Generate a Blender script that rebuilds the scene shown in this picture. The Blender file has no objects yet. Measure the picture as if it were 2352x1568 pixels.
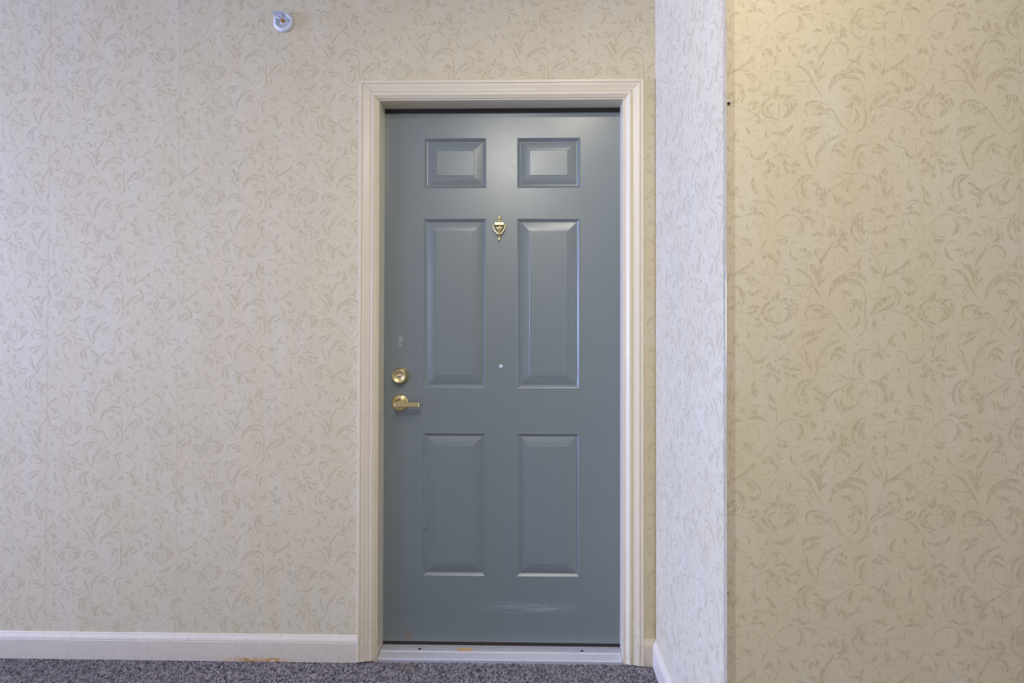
import bpy, bmesh, math, random
import numpy as np
from mathutils import Matrix, Vector
random.seed(7)
SC = bpy.context.scene
COL = SC.collection
R = math.radians

# ------------------------------------------------------------------ camera
cam_d = bpy.data.cameras.new('camera')
cam = bpy.data.objects.new('camera', cam_d); COL.objects.link(cam)
cam_d.sensor_fit = 'HORIZONTAL'; cam_d.sensor_width = 36.0
cam_d.lens = 1200.0 * 36.0 / 2352.0
cam_d.shift_x = (1176.0 - 1212.83) / 2352.0
cam_d.shift_y = (761.56 - 784.0) / 2352.0
cam_d.clip_start = 0.02
cam.matrix_world = (Matrix.Translation((0, -1.9, 1.1847)) @ Matrix.Rotation(R(1.0351), 4, 'Z')
                    @ Matrix.Rotation(R(0.48659), 4, 'X') @ Matrix.Rotation(R(-0.09705), 4, 'Y')
                    @ Matrix.Rotation(R(90), 4, 'X'))
SC.camera = cam

# ------------------------------------------------------------------ world, view, light levels
w = bpy.data.worlds.new('world'); SC.world = w; w.use_nodes = True
w.node_tree.nodes['Background'].inputs[0].default_value = (0.8, 0.9, 1.1, 1)
w.node_tree.nodes['Background'].inputs[1].default_value = 0.03
SC.view_settings.view_transform = 'Standard'; SC.view_settings.look = 'None'
SC.view_settings.exposure = 0.0; SC.view_settings.gamma = 1.0
SC.view_settings.use_curve_mapping = False
SC.cycles.use_denoising = True
SC.cycles.max_bounces = 6; SC.cycles.diffuse_bounces = 4; SC.cycles.glossy_bounces = 3
SC.cycles.transparent_max_bounces = 6
SC.cycles.sample_clamp_indirect = 4.0
LAMP_NEAR = 10.0      # ceiling lamp in front of the door
LAMP_MID = 33.0       # ceiling lamp behind the photographer
LAMP_FILL = 0.8       # unseen lamp added further along the corridor to even out the light
DAY = 660.0           # daylight from the window at the corridor's far left end
# daylight: area light filling the corridor window (at the far left end)
ld = bpy.data.lights.new('window_daylight', 'AREA'); ld.shape = 'RECTANGLE'; ld.size = 1.3; ld.size_y = 1.5
ld.energy = DAY; ld.color = (0.60, 0.75, 1.50)
lo = bpy.data.objects.new('window_daylight', ld); COL.objects.link(lo)
lo.location = (-8.92, -0.90, 1.55); lo.rotation_euler = (0, R(-90), 0)
DAY_SIDE = 10.0      # daylight from the window opposite, left of the photographer
ld = bpy.data.lights.new('side_daylight', 'AREA'); ld.shape = 'RECTANGLE'; ld.size = 1.0; ld.size_y = 1.1
ld.energy = DAY_SIDE; ld.color = (0.58, 0.70, 1.55)
lo = bpy.data.objects.new('side_daylight', ld); COL.objects.link(lo)
lo.location = (-3.3, -2.62, 1.62); lo.rotation_euler = (R(90), 0, 0)

# ------------------------------------------------------------------ helpers
def tag(o, label=None, cat=None, group=None, kind=None):
    if label: o['label'] = label
    if cat: o['category'] = cat
    if group: o['group'] = group
    if kind: o['kind'] = kind
    return o

def obj(name, bm, mats, parent=None, smooth=False):
    me = bpy.data.meshes.new(name)
    bm.to_mesh(me); bm.free()
    for m in (mats if isinstance(mats, (list, tuple)) else [mats]): me.materials.append(m)
    if smooth: me.polygons.foreach_set('use_smooth', [True] * len(me.polygons))
    if smooth == 'auto': me.set_sharp_from_angle(angle=R(24))
    o = bpy.data.objects.new(name, me); COL.objects.link(o)
    if parent is not None:
        o.parent = parent
    return o

def empty(name, loc=(0, 0, 0)):
    o = bpy.data.objects.new(name, None); COL.objects.link(o); o.location = loc
    return o

def box(bm, x0, x1, y0, y1, z0, z1, bevel=0.0):
    vs = [bm.verts.new((x, y, z)) for x in (x0, x1) for y in (y0, y1) for z in (z0, z1)]
    fs = [bm.faces.new([vs[i] for i in q]) for q in ((0, 1, 3, 2), (4, 6, 7, 5), (0, 4, 5, 1), (2, 3, 7, 6), (0, 2, 6, 4), (1, 5, 7, 3))]
    if bevel:
        bmesh.ops.bevel(bm, geom=list({e for f in fs for e in f.edges}), offset=bevel, segments=2, affect='EDGES')
    return fs

def prism(bm, poly, z0, z1):
    a = [bm.verts.new((x, y, z0)) for x, y in poly]; b = [bm.verts.new((x, y, z1)) for x, y in poly]
    n = len(poly)
    bm.faces.new(a[::-1]); bm.faces.new(b)
    for i in range(n):
        bm.faces.new((a[i], a[(i + 1) % n], b[(i + 1) % n], b[i]))
    bmesh.ops.recalc_face_normals(bm, faces=bm.faces)

def loft(bm, rings, close=True, caps=True):
    """rings: lists of points, same length"""
    vr = [[bm.verts.new(p) for p in r] for r in rings]
    n = len(vr[0])
    for a, b in zip(vr, vr[1:]):
        for i in range(n if close else n - 1):
            j = (i + 1) % n
            bm.faces.new((a[i], a[j], b[j], b[i]))
    if caps and close:
        bm.faces.new(vr[0][::-1]); bm.faces.new(vr[-1])
    bmesh.ops.recalc_face_normals(bm, faces=bm.faces)

def lathe(bm, prof, c, axis='Y', seg=40, sx=1.0):
    """prof: (radius, distance along the axis); axis 'Y' points out of the wall towards the room (-Y)"""
    rings = []
    for r, h in prof:
        r = max(r, 1e-5); ring = []
        for i in range(seg):
            a = 2 * math.pi * i / seg
            if axis == 'Y': ring.append((c[0] + sx * r * math.cos(a), c[1] - h, c[2] + r * math.sin(a)))
            else: ring.append((c[0] + sx * r * math.cos(a), c[1] + r * math.sin(a), c[2] + h))
        rings.append(ring)
    loft(bm, rings)

def tube(bm, pts, radii, seg=10, flat=1.0):
    pts = [Vector(p) for p in pts]; rings = []
    for i, p in enumerate(pts):
        t = (pts[min(i + 1, len(pts) - 1)] - pts[max(i - 1, 0)]).normalized()
        u = t.cross(Vector((0, 1, 0)));
        if u.length < 1e-3: u = t.cross(Vector((1, 0, 0)))
        u.normalize(); v = t.cross(u).normalized()
        rings.append([tuple(p + radii[i] * (math.cos(2 * math.pi * k / seg) * u + flat * math.sin(2 * math.pi * k / seg) * v)) for k in range(seg)])
    loft(bm, rings)

# ------------------------------------------------------------------ materials
class NT:
    def __init__(s, name):
        s.m = bpy.data.materials.new(name); s.m.use_nodes = True; s.t = s.m.node_tree; s.n = s.t.nodes
        s.b = s.n['Principled BSDF']; s.out = s.n['Material Output']
    def new(s, typ, **kw):
        n = s.n.new(typ)
        for k, v in kw.items(): setattr(n, k, v)
        return n
    def put(s, sock, v):
        if hasattr(v, 'is_output') or isinstance(v, bpy.types.NodeSocket): s.t.links.new(v, sock)
        else: sock.default_value = v
    def coord(s, scale=(1, 1, 1)):
        g = s.new('ShaderNodeNewGeometry'); mp = s.new('ShaderNodeMapping')
        mp.inputs['Scale'].default_value = scale
        s.t.links.new(g.outputs['Position'], mp.inputs['Vector'])
        return mp.outputs[0]
    def noise(s, scale=(1, 1, 1), k=1.0, detail=2.0, rough=0.5):
        n = s.new('ShaderNodeTexNoise'); n.inputs['Scale'].default_value = k; n.inputs['Detail'].default_value = detail
        n.inputs['Roughness'].default_value = rough
        s.t.links.new(s.coord(scale), n.inputs['Vector']); return n.outputs['Fac']
    def ramp(s, v, a, b, lo=0.0, hi=1.0):
        n = s.new('ShaderNodeMapRange', clamp=True); s.put(n.inputs[0], v)
        n.inputs[1].default_value = a; n.inputs[2].default_value = b; n.inputs[3].default_value = lo; n.inputs[4].default_value = hi
        return n.outputs[0]
    def math(s, op, a, b=0.0):
        n = s.new('ShaderNodeMath', operation=op); s.put(n.inputs[0], a); s.put(n.inputs[1], b); return n.outputs[0]
    def mix(s, f, a, b):
        n = s.new('ShaderNodeMix', data_type='RGBA'); s.put(n.inputs[0], f)
        s.put(n.inputs[6], a if not isinstance(a, tuple) else (*a, 1)); s.put(n.inputs[7], b if not isinstance(b, tuple) else (*b, 1))
        return n.outputs[2]
    def xyz(s):
        g = s.new('ShaderNodeNewGeometry'); x = s.new('ShaderNodeSeparateXYZ'); s.t.links.new(g.outputs['Position'], x.inputs[0]); return x.outputs
    def window(s, v, a, b, soft):
        """1 between a and b, soft edges"""
        return s.math('MULTIPLY', s.ramp(v, a - soft, a + soft), s.ramp(v, b - soft, b + soft, 1.0, 0.0))
    def bump(s, h, strength=0.3, dist=0.001):
        n = s.new('ShaderNodeBump'); n.inputs['Strength'].default_value = strength; n.inputs['Distance'].default_value = dist
        s.t.links.new(h, n.inputs['Height']); s.t.links.new(n.outputs[0], s.b.inputs['Normal'])
    def set(s, **kw):
        for k, v in kw.items():
            k = k.replace('_', ' ')
            if isinstance(v, tuple) and len(v) == 3: v = (*v, 1)
            s.put(s.b.inputs[k], v)
        return s

def wallpaper(name, ink, h0=0.39, h1=0.58, k=0.64):
    m = NT(name)
    leaf = ink
    thread = m.noise((700, 700, 26), 1.0, 2.0, 0.6)             # vertical linen threads
    blot = m.noise((9, 9, 4), 1.0, 3.0, 0.6)                    # slow mottling, taller than wide
    c = m.mix(m.ramp(blot, 0.3, 0.7), (0.632, 0.560, 0.385), (0.604, 0.540, 0.368))
    hue = m.noise((5.5, 5.5, 3.5), 1.0, 2.0, 0.5)
    c = m.mix(m.ramp(hue, 0.40, 0.68, 0.0, 0.55), c, (0.620, 0.540, 0.350))
    c = m.mix(m.ramp(m.noise((13, 13, 3), 1.0, 2.0, 0.5), 0.5, 0.72, 0.0, 0.5), c, (0.645, 0.605, 0.485))
    c = m.mix(m.ramp(thread, 0.42, 0.75, 0.0, 0.35), c, (0.69, 0.63, 0.50))
    if ink:
        hatch = m.noise((380, 380, 85), 1.0, 2.0, 0.65)         # the print is broken up by the weave
        c = m.mix(m.ramp(hatch, h0, h1, 0.0, k), c, leaf)
    m.set(Base_Color=c, Roughness=0.55 if ink else 0.5)
    m.b.inputs['Specular IOR Level'].default_value = 0.35
    m.bump(m.noise((900, 900, 160), 1.0, 2.0), 0.25, 0.0006)
    return m.m
M = {}
M['paper'] = wallpaper('wallpaper', None)
M['ink'] = wallpaper('wallpaper_print', (0.430, 0.365, 0.220))
M['line'] = wallpaper('wallpaper_line_print', (0.430, 0.365, 0.225), 0.38, 0.58, 0.65)
M['light'] = wallpaper('wallpaper_pale_print', (0.69, 0.635, 0.515))

def paint(name, col, rough=0.4, grime=0.0, chips=None):
    m = NT(name)
    c = m.mix(m.ramp(m.noise((14, 14, 14), 1.0, 3.0), 0.35, 0.7), col, tuple(x * 0.965 for x in col))
    if grime:
        x, y, z = m.xyz()
        low = m.ramp(z, 0.0, 0.28, 1.0, 0.0)
        g = m.math('MULTIPLY', low, m.ramp(m.noise((90, 90, 50), 1.0, 3.0, 0.6), 0.5, 0.72))
        c = m.mix(m.math('MULTIPLY', g, grime), c, (0.33, 0.27, 0.2))
        dots = m.ramp(m.noise((150, 150, 110), 1.0, 0.0), 0.83, 0.86)
        c = m.mix(m.math('MULTIPLY', m.math('MULTIPLY', dots, m.ramp(z, 0.1, 0.5, 0.7, 0.0)), 1.0), c, (0.22, 0.17, 0.13))
    if chips:
        x, y, z = m.xyz()
        k = m.math('MULTIPLY', m.window(x, chips[0], chips[1], 0.02), m.ramp(z, chips[2] * 0.6, chips[2], 1.0, 0.0))
        k = m.math('MULTIPLY', k, m.ramp(m.noise((60, 60, 260), 1.0, 3.0, 0.7), 0.47, 0.52))
        c = m.mix(k, c, (0.52, 0.27, 0.06))
    m.set(Base_Color=c, Roughness=rough)
    m.b.inputs['Specular IOR Level'].default_value = 0.4
    m.bump(m.noise((60, 60, 300), 1.0, 2.0), 0.04, 0.0006)
    return m.m
CREAM = (0.700, 0.628, 0.475)
M['cream'] = paint('cream_trim_paint', CREAM, 0.34, 0.5)
M['base'] = paint('cream_baseboard_paint', (0.655, 0.590, 0.470), 0.38, 0.25, (-1.13, -0.90, 0.022))
M['white'] = paint('white_ceiling_paint', (0.78, 0.77, 0.74), 0.7)
M['plain'] = paint('plain_wall_paint', (0.47, 0.43, 0.355), 0.6)

def door_paint():
    m = NT('grey_door_paint'); x, y, z = m.xyz()
    col = (0.173, 0.208, 0.213)
    c = m.mix(m.ramp(m.noise((5, 5, 3), 1.0, 3.0), 0.35, 0.7), col, (0.165, 0.200, 0.205))
    # horizontal scratches in the bottom rail
    scr = m.ramp(m.noise((10, 10, 900), 1.0, 3.0, 0.7), 0.53, 0.62)
    band = m.math('MULTIPLY', m.window(z, 0.150, 0.182, 0.012), m.window(x, -0.20, 0.13, 0.07))
    k = m.math('MULTIPLY', scr, m.math('MULTIPLY', band, 1.0))
    lowb = m.math('MULTIPLY', m.ramp(z, 0.20, 0.26, 1.0, 0.0), m.ramp(m.noise((4, 4, 1300), 1.0, 2.0, 0.6), 0.62, 0.68))
    k = m.math('MAXIMUM', k, m.math('MULTIPLY', lowb, 0.17))
    line = m.math('MULTIPLY', m.window(z, 0.1115, 0.1125, 0.0006), m.window(x, -0.58, 0.02, 0.15))
    k = m.math('MAXIMUM', k, m.math('MULTIPLY', line, 0.35))
    line = m.math('MULTIPLY', m.window(z, 0.237, 0.2382, 0.0006), m.window(x, -0.575, -0.545, 0.004))
    k = m.math('MAXIMUM', k, m.math('MULTIPLY', line, 0.5))
    # pale tape scar over the deadbolt
    sx = m.window(x, -0.528, -0.510, 0.002); sz = m.window(z, 1.141, 1.187, 0.003)
    patch = m.math('MULTIPLY', m.math('MULTIPLY', sx, sz), m.ramp(m.noise((260, 260, 160), 1.0, 3.0, 0.7), 0.47, 0.58))
    k = m.math('MAXIMUM', k, m.math('MULTIPLY', patch, 0.55))
    c = m.mix(k, c, (0.50, 0.53, 0.55))
    # tan scuff near the bottom on the lock side
    scuff = m.math('MULTIPLY', m.window(m.math('SUBTRACT', x, m.math('MULTIPLY', z, 0.13)), -0.505, -0.478, 0.003), m.ramp(z, 0.070, 0.084, 1.0, 0.0))
    c = m.mix(m.math('MULTIPLY', scuff, m.ramp(m.noise((60, 60, 60), 1.0, 3.0), 0.3, 0.6, 0.4, 0.8)), c, (0.20, 0.165, 0.12))
    # two small dark dots on the lower left panel
    dz = m.window(z, 0.4505, 0.4555, 0.001)
    dx = m.math('MAXIMUM', m.window(x, -0.4275, -0.4215, 0.002), m.window(x, -0.4185, -0.412, 0.002))
    c = m.mix(m.math('MULTIPLY', m.math('MULTIPLY', dz, dx), 0.7), c, (0.06, 0.07, 0.075))
    m.set(Base_Color=c, Roughness=m.ramp(m.noise((40, 40, 40), 1.0, 2.0), 0.3, 0.7, 0.31, 0.33))
    m.b.inputs['Specular IOR Level'].default_value = 0.85
    m.bump(m.noise((120, 120, 420), 1.0, 2.0, 0.6), 0.035, 0.0005)
    return m.m
M['door'] = door_paint()

def metal(name, col, rough, aniso=None):
    m = NT(name); m.set(Base_Color=col, Metallic=1.0, Roughness=rough)
    if aniso: m.bump(m.noise(aniso, 1.0, 2.0), 0.15, 0.0004)
    return m.m
M['brass'] = metal('polished_brass', (0.82, 0.69, 0.34), 0.16)
M['brass_satin'] = metal('satin_brass', (0.74, 0.60, 0.30), 0.33)
M['brass_pale'] = metal('pale_polished_brass', (0.90, 0.82, 0.50), 0.2)
M['copper'] = metal('copper_orange_brass', (0.62, 0.27, 0.09), 0.3)
M['screw'] = metal('dark_screw_metal', (0.12, 0.13, 0.17), 0.4)

def plain(name, col, rough=0.5, spec=0.4):
    m = NT(name)
    c = m.mix(m.ramp(m.noise((80, 80, 80), 1.0, 3.0), 0.3, 0.7), col, tuple(v * 0.9 for v in col))
    m.set(Base_Color=c, Roughness=rough); m.b.inputs['Specular IOR Level'].default_value = spec
    return m.m
M['sweep'] = plain('dark_brown_rubber', (0.035, 0.028, 0.026), 0.6)
M['seal_shade'] = plain('black_seal_and_shade', (0.026, 0.026, 0.024), 0.6)  # rubber gasket colour, dark enough to pass for the shade under the head
M['enamel'] = plain('white_enamel', (0.66, 0.70, 0.77), 0.3)
M['plug'] = plain('white_plastic_plug', (0.60, 0.62, 0.72), 0.4)
M['dark'] = plain('dark_slot', (0.02, 0.018, 0.016), 0.7)
M['tan'] = plain('tan_bare_patch', (0.62, 0.42, 0.20), 0.6)

def alu():
    m = NT('worn_aluminium'); x, y, z = m.xyz()
    n = m.noise((30, 500, 500), 1.0, 3.0)
    c = m.mix(m.ramp(n, 0.35, 0.7), (0.74, 0.74, 0.78), (0.64, 0.64, 0.68))
    c = m.mix(m.ramp(m.noise((120, 120, 120), 1.0, 2.0), 0.68, 0.74, 0.0, 0.5), c, (0.4, 0.4, 0.42))
    m.set(Base_Color=c, Metallic=0.55, Roughness=0.42); return m.m
M['alu'] = alu()

def carpet(name):
    m = NT(name); x, y, z = m.xyz()
    v = m.new('ShaderNodeTexVoronoi'); v.inputs['Scale'].default_value = 1.0
    m.t.links.new(m.coord((185, 150, 50)), v.inputs['Vector'])
    s = m.new('ShaderNodeSeparateColor'); m.t.links.new(v.outputs['Color'], s.inputs[0])
    c = m.mix(m.ramp(s.outputs[0], 0.1, 0.9), (0.070, 0.064, 0.078), (0.37, 0.345, 0.36))
    c = m.mix(m.ramp(m.noise((7, 7, 1), 1.0, 3.0), 0.3, 0.7, 0.0, 0.3), c, (0.17, 0.155, 0.185))
    st = m.math('MULTIPLY', m.window(x, -0.50, -0.44, 0.012), m.ramp(y, -0.06, -0.03, 0.0, 0.55))
    st = m.math('MULTIPLY', st, m.ramp(m.noise((60, 60, 1), 1.0, 2.0), 0.45, 0.6))
    c = m.mix(st, c, (0.25, 0.12, 0.06))
    m.set(Base_Color=c, Roughness=0.95); m.b.inputs['Specular IOR Level'].default_value = 0.05
    return m.m
M['carpet'] = carpet('grey_loop_carpet')

def clear():
    m = NT('clear_vinyl')
    t = m.new('ShaderNodeBsdfTransparent'); t.inputs[0].default_value = (0.982, 0.975, 0.966, 1)
    g = m.new('ShaderNodeBsdfGlossy'); g.inputs['Roughness'].default_value = 0.12; g.inputs[0].default_value = (0.95, 0.95, 1, 1)
    f = m.new('ShaderNodeLayerWeight'); f.inputs[0].default_value = 0.5
    mx = m.new('ShaderNodeMixShader'); m.t.links.new(m.math('ADD', m.math('MULTIPLY', m.math('POWER', f.outputs['Facing'], 4.0), 0.4), 0.04), mx.inputs[0])
    m.t.links.new(t.outputs[0], mx.inputs[1]); m.t.links.new(g.outputs[0], mx.inputs[2])
    m.t.links.new(mx.outputs[0], m.out.inputs[0]); return m.m
M['clear'] = clear()

def glow(name, col, k):
    m = NT(name); m.set(Base_Color=(0.9, 0.9, 0.9), Emission_Color=col); m.b.inputs['Emission Strength'].default_value = k
    return m.m
M['lamp_glass'] = glow('lit_opal_glass', (1.0, 0.93, 0.82), 3.0)
M['pane'] = glow('bright_window_pane', (0.8, 0.9, 1.1), 2.0)

# ------------------------------------------------------------------ measures (metres; wall plane y = 0, floor z = 0)
JL, JR, JT = -0.5808, 0.3101, 2.0471     # clear opening between the jambs
DY = 0.0718                              # face of the door leaf
XC, YF = 0.4262, -0.715                  # side wall, face of the nearer wall
XL, XR, YB, ZC = -9.0, 2.2, -2.7, 2.75

# ------------------------------------------------------------------ wallpaper print: one repeat as ribbon strokes
# strokes are (width, points...) in units of 1/3.137 mm-ish trace cells, flower centre at (620, 880); repeat 1096 x 1457 cells of 0.3148 mm
TR = '''
10:575,800 520,840 500,890 525,940 570,962|10:650,820 700,850 714,890 690,930 640,957|9:592,850 548,870 541,910 572,937|9:640,850 680,870 686,905 655,935|5:618,835 620,905 622,958
17:612,725 606,765 600,812|10:560,790 580,800 598,822|9:730,800 690,803 652,832|9:672,786 645,800 622,820|12:706,825 740,842 748,882|7:560,942 590,965 622,972
15:722,1005 690,1042 630,1072 560,1058|8:530,1030 523,1065 530,1085 548,1098|10:398,872 425,846 482,852|8:400,890 430,890 470,868|4:290,868 345,882 400,903 450,926 490,962 530,1012 562,1052|9:438,925 475,948 482,992 448,972
20:155,920 198,850 255,803 312,770|12:275,716 320,710 352,742 366,800 345,852|10:235,872 295,848 342,808|5:290,872 230,880 158,922
6:330,615 400,620 450,652 486,700 481,742 440,766 400,747|19:375,640 428,665 442,702|13:398,740 435,762 470,745
5:250,692 240,600 215,532 185,472 130,447 72,455 40,492|14:162,550 188,588 227,612|6:213,540 232,570 242,602|9:250,642 330,600 400,555 440,508 430,562|4:270,640 335,610 420,600|10:352,366 395,376 422,420|4:330,402 370,386 404,400 411,440 392,480
21:182,378 185,420 205,446|13:252,370 275,410 268,446|8:250,690 258,640 270,600 280,540
4:1130,1068 1060,1002 1010,922 960,868|5:655,738 700,706 760,694 830,700 872,722 900,770 930,812|9:735,580 790,600 832,642 865,710 912,782|13:902,702 888,640 868,580 838,548|14:905,702 904,622 942,548|8:890,692 930,662 952,638|11:652,640 682,630 690,672 664,702|5:640,625 590,620 560,660 558,692
17:968,792 1000,690 1060,642 1130,618 1205,630 1237,684|11:985,742 1035,682 1110,660 1180,680 1216,722|12:1048,740 1092,745 1138,777|18:1110,832 1150,813 1192,830 1182,872|8:1213,722 1231,800 1224,880 1236,960 1215,1030 1158,1070
8:822,946 804,890 830,850 890,840 952,862|15:848,868 898,882 950,902|12:888,938 940,917 992,888|5:960,870 1020,930 1052,1002 1130,1068|11:1160,812 1130,870 1090,880
17:775,1092 800,1050 860,1038 922,1024|10:800,1122 850,1090 902,1058|4:735,1165 780,1202 830,1280 872,1342|8:795,1148 808,1180 812,1212 862,1330|10:870,1352 888,1290 884,1240 910,1190 960,1130 1010,1100 1062,1080|14:998,1172 1050,1148 1092,1182|10:980,1232 1000,1190 1050,1200 1092,1242|6:1018,1300 1060,1345 1120,1360 1182,1358|13:1215,1200 1188,1250 1190,1310 1212,1342|5:1230,1358 1150,1366 1040,1440 960,1480 900,1470 868,1440
10:870,1372 800,1374 755,1410 739,1470 755,1532 792,1553|13:850,1380 798,1412 785,1462 800,1522 832,1542|12:848,1430 882,1438 910,1468 962,1482|11:853,1482 900,1512 960,1490 1022,1440|14:955,1500 930,1535 912,1590|11:1000,1498 1022,1540 1040,1590|13:1142,1400 1110,1440 1098,1494|6:1190,1490 1165,1540 1120,1562 1060,1550|12:905,1590 930,1590 968,1560|13:1050,1510 1062,1560 1090,1580 1150,1555
12:700,152 740,152 778,176|11:768,190 808,165 848,150|6:570,292 618,226 690,190 742,202|15:752,215 778,260 765,310 738,342|15:778,208 830,218 862,235 872,252|5:590,298 610,338 660,352 702,350|16:598,372 645,384 684,375|10:600,430 616,468 642,472|9:688,428 708,490 752,517|11:758,440 800,447 818,438|6:550,350 510,400 490,472
19:500,512 540,474 582,507|7:578,508 602,540 580,582|7:853,346 890,325 942,346|14:958,300 972,325 985,352|14:990,268 1005,300 1010,342|14:1048,285 1062,310 1060,342|12:1092,320 1075,345 1050,362|12:1112,380 1070,364 1018,392|9:998,432 1040,414 1085,430 1112,470 1095,512|8:1000,390 960,450 920,520 900,562|15:852,448 832,478 830,502|12:902,430 880,450 868,482|9:940,488 915,510 898,532|18:828,560 850,562 874,582
8:1226,170 1180,190 1144,250 1130,310 1160,370 1222,412|21:1216,220 1190,270 1180,322|7:1108,540 1170,552 1216,478|11:1200,490 1180,540 1190,592
14:168,156 228,158 272,186|12:330,152 350,113 366,162|6:400,132 430,100 480,90 537,112|16:418,152 440,146 464,152|9:388,192 440,180 490,180 522,212|7:265,232 308,202 352,206|14:282,268 262,300 270,332|6:400,220 388,270 406,312|11:100,290 112,310 122,332|24:40,290 66,222 74,196|10:180,300 192,320 204,325
6:590,110 600,150 598,200|9:540,90 562,110 590,128|8:60,890 80,950 28,1012|14:330,1030 300,1098 342,1132|8:380,1020 402,1050 400,1082|6:345,1160 400,1174 430,1202|11:408,1200 440,1240 500,1240 542,1190|8:195,1140 260,1180 302,1202|10:162,1150 90,1160 50,1210 44,1272|22:165,1202 210,1192 250,1222|19:282,1312 270,1345 272,1378|7:350,1280 358,1300 362,1322|16:200,940 186,985 196,1010
10:592,1212 600,1162 560,1130|14:508,1352 540,1340 562,1345|16:548,1290 570,1295 592,1312|12:578,1242 640,1218 702,1242|14:628,1260 655,1270 682,1292|14:688,1298 730,1290 772,1300|13:598,1350 612,1370 622,1392|10:700,1345 720,1345 742,1360|12:650,1318 672,1330 692,1352|13:560,1250 540,1270 530,1300|12:600,1300 612,1320 610,1340
14:440,1380 429,1440 462,1502|12:518,1440 555,1498 592,1542|10:150,1372 200,1390 252,1440 292,1542|12:78,1482 118,1450 162,1472|14:332,1448 305,1480 290,1522|10:238,1468 262,1495 282,1532|12:232,1372 245,1420 275,1470'''

def catmull(P, n):
    P = [np.array(p, float) for p in P]; Q = [2 * P[0] - P[1]] + P + [2 * P[-1] - P[-2]]; out = []
    for i in range(1, len(Q) - 2):
        for k in range(n):
            t = k / n; a, b, c, d = Q[i - 1:i + 3]
            out.append(0.5 * ((2 * b) + (c - a) * t + (2 * a - 5 * b + 4 * c - d) * t * t + (3 * b - a - 3 * c + d) * t ** 3))
    out.append(P[-1]); return np.array(out)

RNG = random.Random(11)
CELL = 0.0003148; RW, RH = 0.3465, 0.4600
STROKES = []
for st in TR.replace('\n', '|').strip('|').split('|'):
    wd, pts = st.split(':')
    P = [tuple(float(v) for v in p.split(',')) for p in pts.split()]
    C = catmull(P, 4 if len(P) < 5 else 3)
    C = (C - np.array([620., 880.])) * np.array([CELL, -CELL])
    T = np.gradient(C, axis=0); T /= np.linalg.norm(T, axis=1)[:, None] + 1e-9
    N = np.stack([-T[:, 1], T[:, 0]], 1)
    t = np.linspace(0, 1, len(C)); W = float(wd) * CELL * 0.5
    prof = np.sin(np.pi * np.clip(t, 0.02, 0.98)) ** 0.75
    prof = np.maximum(prof, 0.12)
    W *= 1.62
    def rib(shift, pw, mat):
        c = C + N * shift
        STROKES.append((c + N * (pw * W)[:, None], c - N * (pw * W)[:, None], mat, 1e-5 * (1 + len(STROKES) % 9)))
    rib(0.0, prof, 1)
    if float(wd) >= 7:
        bow = np.sin(np.pi * t) ** 0.6
        rib((bow * (W + 0.0007))[:, None], prof * 0 + 0.00048 / W, 3)
        rib((-bow * (W + 0.0007))[:, None], prof * 0 + 0.00040 / W, 3)
        rib((-bow * (W + 0.0019))[:, None], prof * 0 + 0.00050 / W, 2)
        if float(wd) >= 10:                                         # a little side leaf and curl off the fuller leaves
            n0 = len(C) // 2; side = 1 if len(STROKES) % 2 else -1
            b = C[n0] + N[n0] * side * W
            d0 = T[n0] * 0.6 + N[n0] * side * 0.8
            cc = catmull([tuple(b), tuple(b + d0 * 0.007 + T[n0] * 0.002), tuple(b + d0 * 0.011 + T[n0] * 0.008)], 3)
            tt = np.gradient(cc, axis=0); tt /= np.linalg.norm(tt, axis=1)[:, None] + 1e-9
            nn = np.stack([-tt[:, 1], tt[:, 0]], 1); pr = np.sin(np.pi * np.linspace(0.06, 0.96, len(cc))) ** 0.7 * 0.0013
            STROKES.append((cc + nn * pr[:, None], cc - nn * pr[:, None], 1, 3e-5))
    else:
        STROKES.pop(); rib(0.0, np.maximum(prof, 0.35), 3)
        rib(W + 0.0008, prof * 0 + 0.00040 / W, 2)

# sprigs filling the open ground between the scrolls
cen = np.concatenate([(L + Rr) / 2 for L, Rr, mt, off in STROKES])
for n in range(900):
    p = np.array([RNG.uniform(-0.16, 0.1865), RNG.uniform(-0.215, 0.245)])
    d = cen - p; d[:, 0] -= RW * np.round(d[:, 0] / RW); d[:, 1] -= RH * np.round(d[:, 1] / RH)
    if np.hypot(d[:, 0], d[:, 1]).min() < 0.0088: continue
    a = RNG.uniform(0, 2 * math.pi); Ls = RNG.uniform(0.008, 0.013); bend = RNG.choice((-1, 1)) * RNG.uniform(0.35, 0.7)
    u = np.array([math.cos(a), math.sin(a)]); v = np.array([-u[1], u[0]])
    c = catmull([tuple(p - u * Ls), tuple(p + v * bend * Ls), tuple(p + u * Ls)], 4)
    T = np.gradient(c, axis=0); T /= np.linalg.norm(T, axis=1)[:, None] + 1e-9; N = np.stack([-T[:, 1], T[:, 0]], 1)
    pr = np.sin(np.pi * np.linspace(0.05, 0.97, len(c))) ** 0.6 * RNG.uniform(0.0007, 0.0014)
    STROKES.append((c + N * pr[:, None], c - N * pr[:, None], 1, 0))
    if n % 2: STROKES.append((c + N * (pr + 0.0012)[:, None], c + N * (pr + 0.0004)[:, None], 2, 0))
    cen = np.concatenate([cen, c])

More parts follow.
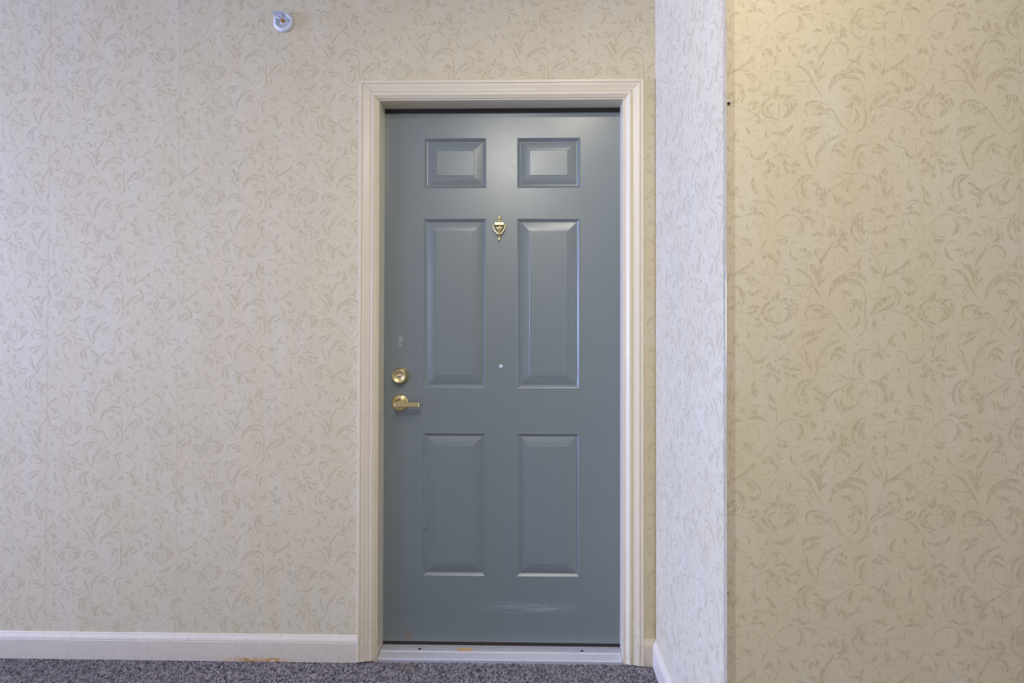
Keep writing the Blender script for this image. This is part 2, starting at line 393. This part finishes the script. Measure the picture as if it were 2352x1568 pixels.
def paper_print(regions, holes=()):
    """regions: (a0, a1, z0, z1, phase_a, phase_z) strips of wallpaper; returns quads as (a, z) pairs"""
    quads = []
    for a0, a1, z0, z1, pa, pz in regions:
        for a in (a0 + 0.0004, a1 - 0.0012):                        # the butt joint between two drops of paper
            for k in range(16):
                za, zb = z0 + (z1 - z0) * k / 16, z0 + (z1 - z0) * (k + 1) / 16
                if not any(h[0] < a < h[1] and h[2] < za < h[3] for h in holes):
                    quads.append((np.array([(a, za), (a + 0.0005, za), (a + 0.0005, zb), (a, zb)]), 2 if a > a0 + 0.1 else 1, 2.1e-4))
        for i in range(int(math.floor((a0 - pa) / RW)) - 2, int(math.ceil((a1 - pa) / RW)) + 2):
            for j in range(int(math.floor((z0 - pz) / RH)) - 2, int(math.ceil((z1 - pz) / RH)) + 2):
                o = np.array([pa + i * RW, pz + j * RH])
                for L, Rr, mt, off in STROKES:
                    l, r = L + o, Rr + o
                    if max(l[:, 0].max(), r[:, 0].max()) < a0 or min(l[:, 0].min(), r[:, 0].min()) > a1: continue
                    if max(l[:, 1].max(), r[:, 1].max()) < z0 or min(l[:, 1].min(), r[:, 1].min()) > z1: continue
                    for k in range(len(l) - 1):
                        q = np.array([l[k], l[k + 1], r[k + 1], r[k]])
                        m = q.mean(0)
                        if not (a0 < m[0] < a1 and z0 < m[1] < z1): continue
                        e1, e2, e3 = q[1] - q[0], q[2] - q[0], q[3] - q[0]
                        s1 = e1[0] * e2[1] - e1[1] * e2[0]; s2 = e2[0] * e3[1] - e2[1] * e3[0]
                        if s1 * s2 <= 0 or min(abs(s1), abs(s2)) < 1.2e-8 or max(abs(s1), abs(s2)) > 12 * min(abs(s1), abs(s2)): continue     # folded over itself
                        if s1 < 0: q = q[::-1]
                        if any(h[0] < m[0] < h[1] and h[2] < m[1] < h[3] for h in holes): continue
                        q[:, 0] = np.clip(q[:, 0], a0, a1); q[:, 1] = np.clip(q[:, 1], z0, z1)
                        quads.append((q, mt, RNG.uniform(*{1: (0.9e-4, 1.4e-4), 2: (0.4e-4, 0.8e-4), 3: (1.5e-4, 2.0e-4)}[mt])))
    return quads

def add_print(bm, quads, to3, flip=False):
    for q, mt, off in quads:
        vs = [bm.verts.new(to3(a, z, off)) for a, z in q]
        f = bm.faces.new(vs[::-1] if flip else vs); f.material_index = mt

E0 = 0.00012
# ------------------------------------------------------------------ walls, floor, ceiling
bm = bmesh.new()
box(bm, XL, JL - 0.02, 0, 0.12, 0, ZC); box(bm, JR + 0.02, XC + 0.1, 0, 0.12, 0, ZC); box(bm, JL - 0.02, JR + 0.02, 0, 0.12, JT + 0.02, ZC)
q = paper_print([(-0.8486 - 0.4762, XC, 0.05, 2.5, -0.8474, 1.2330), (-1.8120, -1.3248, 0.05, 2.5, -1.3752, 0.3790),
                 (-2.45, -1.8120, 0.05, 2.5, -1.93, 0.27)], [(JL - 0.045, JR + 0.045, -1, JT + 0.045)])
add_print(bm, q, lambda a, z, e: (a, -e, z))
tag(obj('wall_back', bm, [M['paper'], M['ink'], M['light'], M['line']]), 'corridor wall papered in pale beige scrolling flowers around the door', 'wall', kind='structure')
bm = bmesh.new()
prism(bm, [(XC, 0), (XC, YF), (XC + 0.1, YF + 0.1), (XC + 0.1, 0)], 0, ZC)
add_print(bm, paper_print([(YF, 0, 0.05, 2.6, -0.40, 1.10)]), lambda a, z, e: (XC - e, a, z), True)
tag(obj('wall_side', bm, [M['paper'], M['ink'], M['light'], M['line']]), 'narrow bright return wall between the door recess and the nearer wall', 'wall', kind='structure')
bm = bmesh.new()
prism(bm, [(XC, YF), (XR, YF), (XR, YF + 0.1), (XC + 0.1, YF + 0.1)], 0, ZC)
add_print(bm, paper_print([(XC, 1.0777, 0.2, 2.2, 0.5442, 1.7053 - 0.0030), (1.0777, 1.6, 0.2, 2.2, 1.24, 1.62)]), lambda a, z, e: (a, YF - e, z))
tag(obj('wall_right', bm, [M['paper'], M['ink'], M['light'], M['line']]), 'nearer flowered wallpaper wall filling the right of the picture', 'wall', kind='structure')
bm = bmesh.new()
box(bm, XL, -3.8, YB - 0.1, YB, 0, ZC); box(bm, -2.8, XR, YB - 0.1, YB, 0, ZC)
box(bm, -3.8, -2.8, YB - 0.1, YB, 0, 1.05); box(bm, -3.8, -2.8, YB - 0.1, YB, 2.2, ZC)
tag(obj('wall_front', bm, M['plain']), 'corridor wall opposite the door', 'wall', kind='structure')
bm = bmesh.new(); box(bm, XR, XR + 0.1, YB - 0.1, YF + 0.1, 0, ZC)
tag(obj('wall_end', bm, M['plain']), 'right end wall of the corridor', 'wall', kind='structure')
bm = bmesh.new()
box(bm, XL - 0.1, XL, YB - 0.1, -1.55, 0, ZC); box(bm, XL - 0.1, XL, -0.25, 0.12, 0, ZC)
box(bm, XL - 0.1, XL, -1.55, -0.25, 0, 0.8); box(bm, XL - 0.1, XL, -1.55, -0.25, 2.3, ZC)
tag(obj('wall_left', bm, M['plain']), 'left end wall of the corridor holding the window', 'wall', kind='structure')
bm = bmesh.new(); box(bm, XL - 0.1, XR + 0.1, YB - 0.1, 0.12, -0.1, 0)
floor = tag(obj('floor', bm, M['carpet']), 'corridor floor of dark grey loop carpet', 'floor', kind='structure')
bm = bmesh.new(); box(bm, XL - 0.1, XR + 0.1, YB - 0.1, 0.12, ZC, ZC + 0.1)
tag(obj('ceiling', bm, M['white']), 'plain white corridor ceiling', 'ceiling', kind='structure')

# carpet loops: rows running towards the wall
def loops():
    P, F = [], []
    px, py = 0.0064, 0.0050
    y = -0.004; row = 0
    rng = random.Random(3)
    while y > -0.42:
        x = -2.35
        while x < XC - 0.010:
            if JL - 0.01 < x < JR + 0.01 or y < -0.012:
                if not (JL < x < JR and y > 0.012):
                    cx, cy = x + rng.uniform(-.0009, .0009), y + rng.uniform(-.0014, .0014)
                    h = rng.uniform(.0022, .0042); a, b = px * .43, py * .74; b0 = len(P)
                    k = rng.uniform(-.0012, .0012)
                    P.extend([(cx - a, cy, 0), (cx, cy - b, 0), (cx + a, cy, 0), (cx, cy + b, 0),
                              (cx - a * .6, cy + k, h * .8), (cx, cy - b * .6, h * .8), (cx + a * .6, cy - k, h * .8), (cx, cy + b * .6, h * .8), (cx, cy, h)])
                    for i in range(4):
                        j = (i + 1) % 4
                        F.append((b0 + i, b0 + j, b0 + 4 + j, b0 + 4 + i)); F.append((b0 + 4 + i, b0 + 4 + j, b0 + 8))
            x += px
        y -= py; row += 1
    me = bpy.data.meshes.new('carpet_pile'); me.from_pydata(P, [], F); me.materials.append(M['carpet'])
    me.polygons.foreach_set('use_smooth', [True] * len(me.polygons))
    o = bpy.data.objects.new('carpet_pile', me); COL.objects.link(o); o.parent = floor; o['kind'] = 'stuff'
loops()

# ------------------------------------------------------------------ window at the far left end of the corridor (outside the picture)
win = tag(empty('window_1', (XL, -0.90, 0.8)), 'white framed window at the left end of the corridor', 'window', kind='structure')
bm = bmesh.new()
for a in ((-0.66, -0.6, 0, 1.5), (0.6, 0.66, 0, 1.5), (-0.6, 0.6, 0, 0.06), (-0.6, 0.6, 1.44, 1.5), (-0.6, 0.6, 0.73, 0.77)):
    box(bm, -0.06, 0.03, a[0], a[1], a[2], a[3])
obj('window_frame', bm, M['white'], win)
bm = bmesh.new(); box(bm, -0.04, -0.034, -0.6, 0.6, 0.06, 1.44); obj('window_pane', bm, M['pane'], win)

win = tag(empty('window_2', (-3.3, YB, 1.05)), 'white framed window in the wall opposite the door', 'window', kind='structure')
bm = bmesh.new()
for a in ((-0.55, -0.5, 0, 1.15), (0.5, 0.55, 0, 1.15), (-0.5, 0.5, 0, 0.05), (-0.5, 0.5, 1.10, 1.15), (-0.5, 0.5, 0.56, 0.60)):
    box(bm, a[0], a[1], -0.06, 0.03, a[2], a[3])
obj('window_frame', bm, M['white'], win)
bm = bmesh.new(); box(bm, -0.5, 0.5, -0.04, -0.034, 0.05, 1.10); obj('window_pane', bm, M['pane'], win)

# ------------------------------------------------------------------ ceiling lamps (outside the picture)
def ceiling_lamp(x, y, power, col, label):
    t = tag(empty('ceiling_lamp', (x, y, ZC)), label, 'lamp', 'round corridor ceiling lamps')
    bm = bmesh.new(); lathe(bm, [(0.15, 0.0), (0.15, -0.025), (0.135, -0.03)], (0, 0, 0), 'Z'); obj('lamp_base', bm, M['white'], t, True)
    bm = bmesh.new(); lathe(bm, [(0.135, -0.03), (0.125, -0.05), (0.085, -0.07), (0.03, -0.078), (0, -0.08)], (0, 0, 0), 'Z'); obj('lamp_shade', bm, M['lamp_glass'], t, True)
    l = bpy.data.lights.new('lamp_light', 'AREA'); l.shape = 'DISK'; l.size = 0.20; l.energy = power; l.color = col; l.spread = math.pi
    o = bpy.data.objects.new('lamp_light', l); COL.objects.link(o); o.parent = t; o.location = (0, 0, -0.085)
ceiling_lamp(0.25, -1.30, LAMP_NEAR, (1.0, 0.91, 0.72), 'round ceiling lamp in front of the grey door')
ceiling_lamp(-0.22, -2.25, LAMP_MID, (1.0, 0.96, 0.88), 'round ceiling lamp near the wall opposite the door')
ceiling_lamp(-3.2, -1.45, LAMP_FILL, (0.97, 0.96, 1.0), 'unseen round fill lamp added further left along the corridor')

# ------------------------------------------------------------------ door frame: jambs, stops and mitred casing
frame = tag(empty('trim_1', (0, 0, 0)), 'cream moulded casing and jambs around the grey door', 'door frame', kind='structure')
XO0, XO1, ZO = -0.6508, 0.3826, 2.1148
CW = 0.0625
PROF = [(0, 0), (0, 0.0150), (0.0012, 0.0168), (0.0100, 0.0170), (0.0112, 0.0165), (0.0119, 0.0140), (0.0128, 0.0140), (0.0136, 0.0166), (0.0165, 0.0168),
        (0.0215, 0.0157), (0.0270, 0.0138), (0.0330, 0.0122), (0.0400, 0.0114), (0.0407, 0.0098), (0.0420, 0.0098), (0.0428, 0.0122),
        (0.0455, 0.0132), (0.0490, 0.0134), (0.0525, 0.0126), (0.0560, 0.0095), (0.0595, 0.0068), (CW, 0.0050), (CW, 0)]
bm = bmesh.new(); loft(bm, [[(XO0 + s, -h, 0.007 - 0.06 * max(0, s - 0.03) * 0 + 0.004 * (s / CW)) for s, h in PROF], [(XO0 + s, -h, ZO - s) for s, h in PROF]])
obj('casing', bm, M['cream'], frame, 'auto')
bm = bmesh.new(); loft(bm, [[(XO1 - s, -h, 0.006 + 0.006 * (s / CW) - 0.004 * s / CW) for s, h in PROF], [(XO1 - s, -h, ZO - s) for s, h in PROF]])
obj('casing', bm, M['cream'], frame, 'auto')
bm = bmesh.new(); loft(bm, [[(XO0 + s + 0.0006, -h * 0.985, ZO - s) for s, h in PROF], [(XO1 - s - 0.0003, -h * 0.985, ZO - s) for s, h in PROF]])
obj('casing', bm, M['cream'], frame, 'auto')
for x0, x1, z0, z1 in ((JL - 0.0195, JL, 0, JT), (JR, JR + 0.0195, 0, JT), (JL - 0.0195, JR + 0.0195, JT, JT + 0.0195)):
    bm = bmesh.new(); box(bm, x0, x1, -0.0012, DY, z0, z1, 0.0012)
    obj('jamb', bm, M['cream'], frame)
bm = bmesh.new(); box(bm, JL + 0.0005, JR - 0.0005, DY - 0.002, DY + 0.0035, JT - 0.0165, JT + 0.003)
obj('seal_and_head_shade', bm, M['seal_shade'], frame)  # gasket made taller to stand in for the shadow under the door head

# ------------------------------------------------------------------ the door
door = tag(empty('door_1', (0, DY, 0.03)), 'grey six-panel door with brass knocker, deadbolt and lever', 'door', kind='structure')
def at(o):
    if o.parent is door: o.matrix_parent_inverse = Matrix.Translation(-Vector(door.location))
    return o
PX = [(-0.4328, -0.1945), (-0.0781, 0.1609)]
PZ = [(0.2779, 0.8195), (0.9867, 1.6302), (1.7449, 1.9353)]
DL, DR, D0, D1 = JL - 0.010, JR + 0.010, 0.0345, JT + 0.008
bm = bmesh.new()
xs = [DL, *PX[0], *PX[1], DR]; zs = [D0, *PZ[0], *PZ[1], *PZ[2], D1]
for i in range(5):
    for j in range(7):
        if i in (1, 3) and j in (1, 3, 5): continue
        bm.faces.new([bm.verts.new(p) for p in ((xs[i], DY, zs[j]), (xs[i + 1], DY, zs[j]), (xs[i + 1], DY, zs[j + 1]), (xs[i], DY, zs[j + 1]))])
bmesh.ops.remove_doubles(bm, verts=bm.verts, dist=1e-6)
o = [(DL, DY), (DR, DY), (DR, DY + 0.044), (DL, DY + 0.044)]
for k in range(4):
    if k == 0: continue
    (xa, ya), (xb, yb) = o[k], o[(k + 1) % 4]
    bm.faces.new([bm.verts.new(p) for p in ((xa, ya, D0), (xb, yb, D0), (xb, yb, D1), (xa, ya, D1))])
for z in (D0, D1): bm.faces.new([bm.verts.new((x, y, z)) for x, y in o])
bmesh.ops.recalc_face_normals(bm, faces=bm.faces)
at(obj('door_leaf', bm, M['door'], door))
PP = [(0, 0), (0.0008, -0.0006), (0.0018, -0.0008), (0.0028, -0.0004), (0.0034, 0.0012), (0.0052, 0.0022), (0.0078, 0.0042), (0.0100, 0.0068), (0.0118, 0.0080),
      (0.0142, 0.0084), (0.0160, 0.0079), (0.0210, 0.0066), (0.0260, 0.0053), (0.0310, 0.0042), (0.0360, 0.0032), (0.0410, 0.0024), (0.0464, 0.0017), (0.0472, 0.0011), (0.0480, 0.0002), (0.0492, 0.0)]
for x0, x1 in PX:
    for z0, z1 in PZ:
        bm = bmesh.new()
        cor = lambda q, k: ((x0 + q, z0 + q), (x1 - q, z0 + q), (x1 - q, z1 - q), (x0 + q, z1 - q))[k % 4]
        for k in range(4):                                          # each side its own strip, so the mitres stay crisp
            last = None
            for q, dpt in PP:
                pair = [bm.verts.new((cor(q, e)[0], DY + dpt, cor(q, e)[1])) for e in (k, k + 1)]
                if last: bm.faces.new((last[0], last[1], pair[1], pair[0]))
                last = pair
        q = PP[-1][0]
        bm.faces.new([bm.verts.new((cor(q, k)[0], DY, cor(q, k)[1])) for k in range(4)])
        for f in bm.faces:
            f.normal_update()
            if f.normal.y > 0: f.normal_flip()
        at(obj('door_panel', bm, M['door'], door, 'auto'))
bm = bmesh.new(); box(bm, JL - 0.004, JR + 0.004, DY + 0.004, DY + 0.036, 0.020, 0.036)
at(tag(obj('door_sweep', bm, M['sweep'], door), 'dark brown rubber sweep'))

# deadbolt
c = (-0.5176, DY, 1.0342)
bm = bmesh.new(); lathe(bm, [(0.0312, -0.001), (0.0312, 0.0030), (0.0300, 0.0052), (0.0268, 0.0225), (0.0256, 0.0272), (0.0245, 0.0284), (0.0222, 0.0284), (0.0212, 0.0272), (0.0205, 0.0266), (0, 0.0266)], c, seg=56)
db = at(tag(obj('deadbolt', bm, M['brass_satin'], door, True), 'round brass deadbolt above the lever'))
bm = bmesh.new(); lathe(bm, [(0.0075, 0.0262), (0.0075, 0.0280), (0.0066, 0.0287), (0.0, 0.0287)], c, seg=28)
at(obj('key_cylinder', bm, M['brass'], db, True))
bm = bmesh.new(); box(bm, c[0] - 0.0042, c[0] + 0.0008, c[1] - 0.0291, c[1] - 0.0284, c[2] - 0.0009, c[2] + 0.0026); at(obj('keyhole', bm, M['dark'], db))
# lever handle
c = (-0.5190, DY, 0.9325)
bm = bmesh.new(); lathe(bm, [(0.0318, -0.001), (0.0318, 0.0028), (0.0306, 0.0048), (0.0262, 0.0082), (0.0200, 0.0098), (0.0176, 0.0100), (0.0168, 0.0112)], c, seg=56)
lv = at(tag(obj('door_lever', bm, M['brass'], door, True), 'polished brass lever handle on a round rose'))
bm = bmesh.new(); lathe(bm, [(0.0168, 0.0100), (0.0160, 0.0180), (0.0128, 0.0215), (0.0112, 0.0240), (0.0112, 0.0420), (0.0100, 0.0470)], (c[0], c[1], c[2]), seg=32)
at(obj('lever_neck', bm, M['brass'], lv, True))
def arm_ring(x, zc, hz, y0, y1, r=0.0022):
    return [(x, y1 + r, zc - hz), (x, y1, zc - hz + r), (x, y1, zc + hz - r), (x, y1 + r, zc + hz), (x, y0 - r, zc + hz), (x, y0, zc + hz - r), (x, y0, zc - hz + r), (x, y0 - r, zc - hz)]
y1 = DY - 0.0540; y0 = DY - 0.0415
bm = bmesh.new()
loft(bm, [arm_ring(x, z, h, y0 + a, y1 + b, 0.002) for x, z, h, a, b in ((-0.5322, 0.9316, 0.0026, -0.003, 0.0045), (-0.5316, 0.9316, 0.0046, -0.002, 0.003), (-0.5300, 0.9316, 0.0070, 0, 0.0014), (-0.5275, 0.9317, 0.0088, 0, 0.0005), (-0.5235, 0.9319, 0.0102, 0, 0), (-0.5150, 0.9322, 0.0108, 0, 0),
          (-0.4950, 0.9318, 0.0098, 0, 0.0005), (-0.4700, 0.9309, 0.0085, 0.0005, 0.0012), (-0.4470, 0.9302, 0.0076, 0.001, 0.002))])
at(obj('lever_arm', bm, M['brass_satin'], lv, 'auto'))
bm = bmesh.new()
loft(bm, [arm_ring(x, z, h, y0 + a, y1 + b, 0.0015) for x, z, h, a, b in ((-0.4468, 0.9302, 0.0080, 0.002, 0.0012), (-0.4400, 0.9302, 0.0081, 0.006, 0.0035), (-0.4362, 0.9302, 0.0080, 0.010, 0.0060))])
at(tag(obj('lever_tip', bm, M['brass_pale'], lv), 'pale brass lever end turned back to the door'))
for dx, dz in ((-0.012, 0.0205), (0.0215, 0.0085), (-0.012, -0.0215)):  # small studs standing in for dark reflections on the rose
    bm = bmesh.new(); lathe(bm, [(0.0026, 0.0040), (0.0026, 0.0092), (0.0018, 0.0098), (0, 0.0098)], (c[0] + dx, c[1], c[2] + dz), seg=12)
    at(obj('rose_reflection_spot', bm, M['brass_satin'], lv, True))
# knocker: urn plate, name bar, striker, finials
kx, kz, U = -0.1449, 1.5905, 0.0000943
def K(px, pz, y): return (kx + (px - 828) * U, DY - y, kz - (pz - 790) * U)
kn = tag(empty('door_knocker', (0, 0, 0)), 'small brass urn-shaped knocker between the upper panels'); kn.parent = door; at(kn)
def kpart(name, bm, mat='brass'):
    o = obj(name, bm, M[mat], kn, True); return o
bm = bmesh.new()
rings = []
for z, hw, d in ((676, 186, 0.004), (690, 182, 0.009), (740, 162, 0.0115), (800, 126, 0.0115), (860, 86, 0.010), (920, 52, 0.008), (985, 40, 0.006), (1075, 36, 0.005)):
    rings.append([K(828 + hw * math.cos(a), z, d * math.sin(a)) for a in [math.pi * i / 14 for i in range(15)]] + [K(828 - hw, z, -0.001), K(828 + hw, z, -0.001)])
loft(bm, rings); kpart('urn_plate', bm)
bm = bmesh.new(); a, b = K(648, 660, 0.013), K(1010, 556, -0.001); box(bm, a[0], b[0], a[1], b[1], a[2], b[2], 0.0012)
kpart('name_bar', bm, 'brass_pale').data.polygons.foreach_set('use_smooth', [False] * len(kn.children[-1].data.polygons))
for nm, prof in (('top_finial', ((556, 46), (530, 42), (515, 62), (480, 72), (455, 58), (440, 30), (425, 44), (390, 60), (345, 64), (300, 58), (275, 44), (262, 20), (240, 3))),
                 ('bottom_finial', ((1070, 34), (1090, 42), (1125, 38), (1135, 56), (1165, 62), (1180, 40), (1200, 50), (1235, 46), (1275, 28), (1320, 4)))):
    bm = bmesh.new(); rings = []
    for z, hw in prof:
        rings.append([K(828 + hw * math.cos(t), z, 0.0045 + hw * U * 0.9 * math.sin(t)) for t in [2 * math.pi * i / 16 for i in range(16)]])
    loft(bm, rings); kpart(nm, bm)
bm = bmesh.new()
for s in (-1, 1):
    pts = [(226, 612), (240, 650), (236, 720), (214, 800), (168, 890), (108, 970), (50, 1030), (0, 1048)]
    tube(bm, [K(828 + s * x, z, 0.0085 + 0.0035 * i / 7) for i, (x, z) in enumerate(pts)], [0.0014, 0.0022, 0.0023, 0.0023, 0.0024, 0.0026, 0.0028, 0.003], 10)
lathe(bm, [(0, -0.007), (0.0045, -0.0055), (0.0070, 0), (0.0045, 0.0055), (0, 0.007)], K(828, 1000, 0.0125), 'Y', 20)
kpart('striker', bm)
for s in (-1, 1):
    bm = bmesh.new(); lathe(bm, [(0, -0.0026), (0.0020, -0.0022), (0.0030, 0), (0.0020, 0.0022), (0, 0.0026)], K(828 + s * 214, 626, 0.0085), 'Y', 14); kpart('pivot_knob', bm)
# small plug between the middle panels
bm = bmesh.new(); lathe(bm, [(0.0078, -0.001), (0.0078, 0.0012), (0.0066, 0.0024), (0.0, 0.0026)], (-0.1379, DY, 1.0707), seg=28)
at(tag(obj('hole_plug', bm, M['plug'], door, True), 'small round white plug'))

# ------------------------------------------------------------------ aluminium threshold
th = tag(empty('threshold', (0, 0, 0)), 'ribbed silver aluminium threshold strip under the grey door', 'threshold')
bm = bmesh.new()
S = [(0.100, 0.0), (0.100, 0.0205)]
for k in range(6):
    y = 0.082 - k * 0.0078
    S += [(y, 0.0205), (y - 0.0052, 0.0205), (y - 0.0056, 0.0190), (y - 0.0074, 0.0190)]
S += [(0.0345, 0.0200), (0.0330, 0.0165), (0.0305, 0.0165), (0.0290, 0.0188), (0.0020, 0.0135), (-0.0012, 0.0122), (-0.0020, 0.0105), (-0.0020, 0.0)]
loft(bm, [[(x, y, z) for y, z in S] for x in (JL + 0.0015, JR - 0.0015)])
obj('sill_plate', bm, M['alu'], th)
for x in (-0.4366, 0.1663):
    bm = bmesh.new(); lathe(bm, [(0.0052, -0.002), (0.0052, 0.0008), (0.0040, 0.0014), (0, 0.0014)], (x, 0.047, 0.0205), 'Z', 20)
    obj('sill_screw', bm, M['screw'], th, True)
bm = bmesh.new()
poly = [(-0.2960, 0.0375), (-0.2970, 0.0555), (-0.2480, 0.0555), (-0.2340, 0.0455), (-0.2470, 0.0375)]
a = [bm.verts.new((x, y, 0.0203)) for x, y in poly]; b = [bm.verts.new((x, y, 0.0209)) for x, y in poly]
bm.faces.new(b)
for i in range(5): bm.faces.new((a[i], a[(i + 1) % 5], b[(i + 1) % 5], b[i]))
bmesh.ops.recalc_face_normals(bm, faces=bm.faces)
tag(obj('tape_scrap', bm, M['tan'], th), 'tan scrap of tape')

# ------------------------------------------------------------------ baseboards
BP = [(0, 0), (0.0118, 0), (0.0122, 0.0040), (0.0122, 0.0700), (0.0112, 0.0716), (0.0112, 0.0726), (0.0118, 0.0738), (0.0110, 0.0780), (0.0078, 0.0850), (0.0048, 0.0890), (0.0040, 0.0925), (0.0022, 0.0945), (0, 0.0945)]
def baseboard(name, path, label):
    """path: list of (x, y, nx, ny) with the outward offset direction at each station"""
    bm = bmesh.new(); loft(bm, [[(x + nx * d, y + ny * d, z + 0.002) for d, z in BP] for x, y, nx, ny in path])
    return tag(obj(name, bm, M['base'], None, 'auto'), label, 'baseboard', kind='structure')
baseboard('baseboard_left', [(XL, 0, 0, -1), (XO0 - 0.0006, 0, 0, -1)], 'long cream baseboard with chipped lower edge left of the door')
baseboard('baseboard_right', [(XO1 + 0.0006, 0, 0, -1), (XC, 0, -1, -1)], 'short cream baseboard stub between the door casing and the corner')
baseboard('baseboard_side', [(XC, 0, -1, -1), (XC, YF, -1, -1)], 'cream baseboard running along the narrow return wall')
baseboard('baseboard_nearer', [(XC, YF, -1, -1), (XR, YF, 0, -1)], 'cream baseboard along the nearer right wall')

# ------------------------------------------------------------------ clear corner guard
bm = bmesh.new(); t, Lg, r = 0.0016, 0.0185, 0.0022
poly = [(XC - E0 * 2, YF + Lg), (XC - t, YF + Lg), (XC - t, YF - t + r)]
poly += [(XC - t + r - r * math.cos(a), YF - t + r - r * math.sin(a)) for a in (0.4, 0.8, 1.2)]
poly += [(XC - t + r, YF - t), (XC + Lg, YF - t), (XC + Lg, YF - E0 * 2), (XC - E0 * 2, YF - E0 * 2)]
prism(bm, poly, 0.098, ZC - 0.01)
cg = tag(obj('corner_guard', bm, M['clear']), 'clear plastic strip guarding the outer wall corner', 'corner guard')
bm = bmesh.new(); lathe(bm, [(0.0028, 0), (0.0028, 0.0008), (0.0016, 0.0018), (0, 0.0020)], (XC + 0.0045, YF - t, 1.7110), seg=14, sx=1.3)
tag(obj('nail_head', bm, M['dark'], cg, True), 'small dark nail head')

# ------------------------------------------------------------------ sidewall sprinkler
sc = (-0.9366, 0, 2.3389)
sp = tag(empty('sprinkler', sc), 'round white sidewall fire sprinkler high on the flowered wall', 'sprinkler')
bm = bmesh.new(); lathe(bm, [(0.0365, 0), (0.0365, 0.0040), (0.0350, 0.0070), (0.0315, 0.0095), (0.0265, 0.0100), (0.0240, 0.0085), (0.0235, 0.0030), (0.0225, 0.0008), (0, 0.0008)], (0, 0, 0), seg=56)
obj('escutcheon', bm, M['enamel'], sp, True)
bm = bmesh.new(); lathe(bm, [(0.0170, 0.0006), (0.0170, 0.0022), (0.0150, 0.0036), (0.0118, 0.0038), (0.0112, 0.0072), (0.0100, 0.0084), (0.0072, 0.0086)], (0, 0, 0), seg=28)
obj('sprinkler_body', bm, M['enamel'], sp, True)
bm = bmesh.new(); lathe(bm, [(0.0074, 0.0070), (0.0070, 0.0098), (0.0052, 0.0106), (0.0046, 0.0130), (0.0030, 0.0150), (0.0022, 0.0210), (0.0, 0.0212)], (0, 0, 0), seg=20)
obj('fusible_link', bm, M['copper'], sp, True)
bm = bmesh.new()
for s in (-1, 1):
    tube(bm, [(s * 0.0105, -0.007, 0), (s * 0.0118, -0.014, 0.0005), (s * 0.0092, -0.024, 0.001), (s * 0.0030, -0.0315, 0.001)], [0.0024, 0.0021, 0.0021, 0.0024], 10, 0.8)
lathe(bm, [(0.0036, 0.027), (0.0048, 0.030), (0.0048, 0.034), (0.0036, 0.0352), (0, 0.0352)], (0, 0, 0.001), seg=18)
obj('frame_arms', bm, M['enamel'], sp, True)
bm = bmesh.new()
box(bm, -0.0240, 0.0180, -0.0480, -0.0200, 0.0120, 0.0132, 0.0003)
box(bm, -0.0060, 0.0060, -0.0330, -0.0290, 0.0030, 0.0122, 0.0003)
obj('deflector', bm, M['enamel'], sp)
bm = bmesh.new(); lathe(bm, [(0.0022, 0.0350), (0.0022, 0.0357), (0, 0.0357)], (0, 0, 0.001), seg=12); obj('screw_tip', bm, M['dark'], sp)
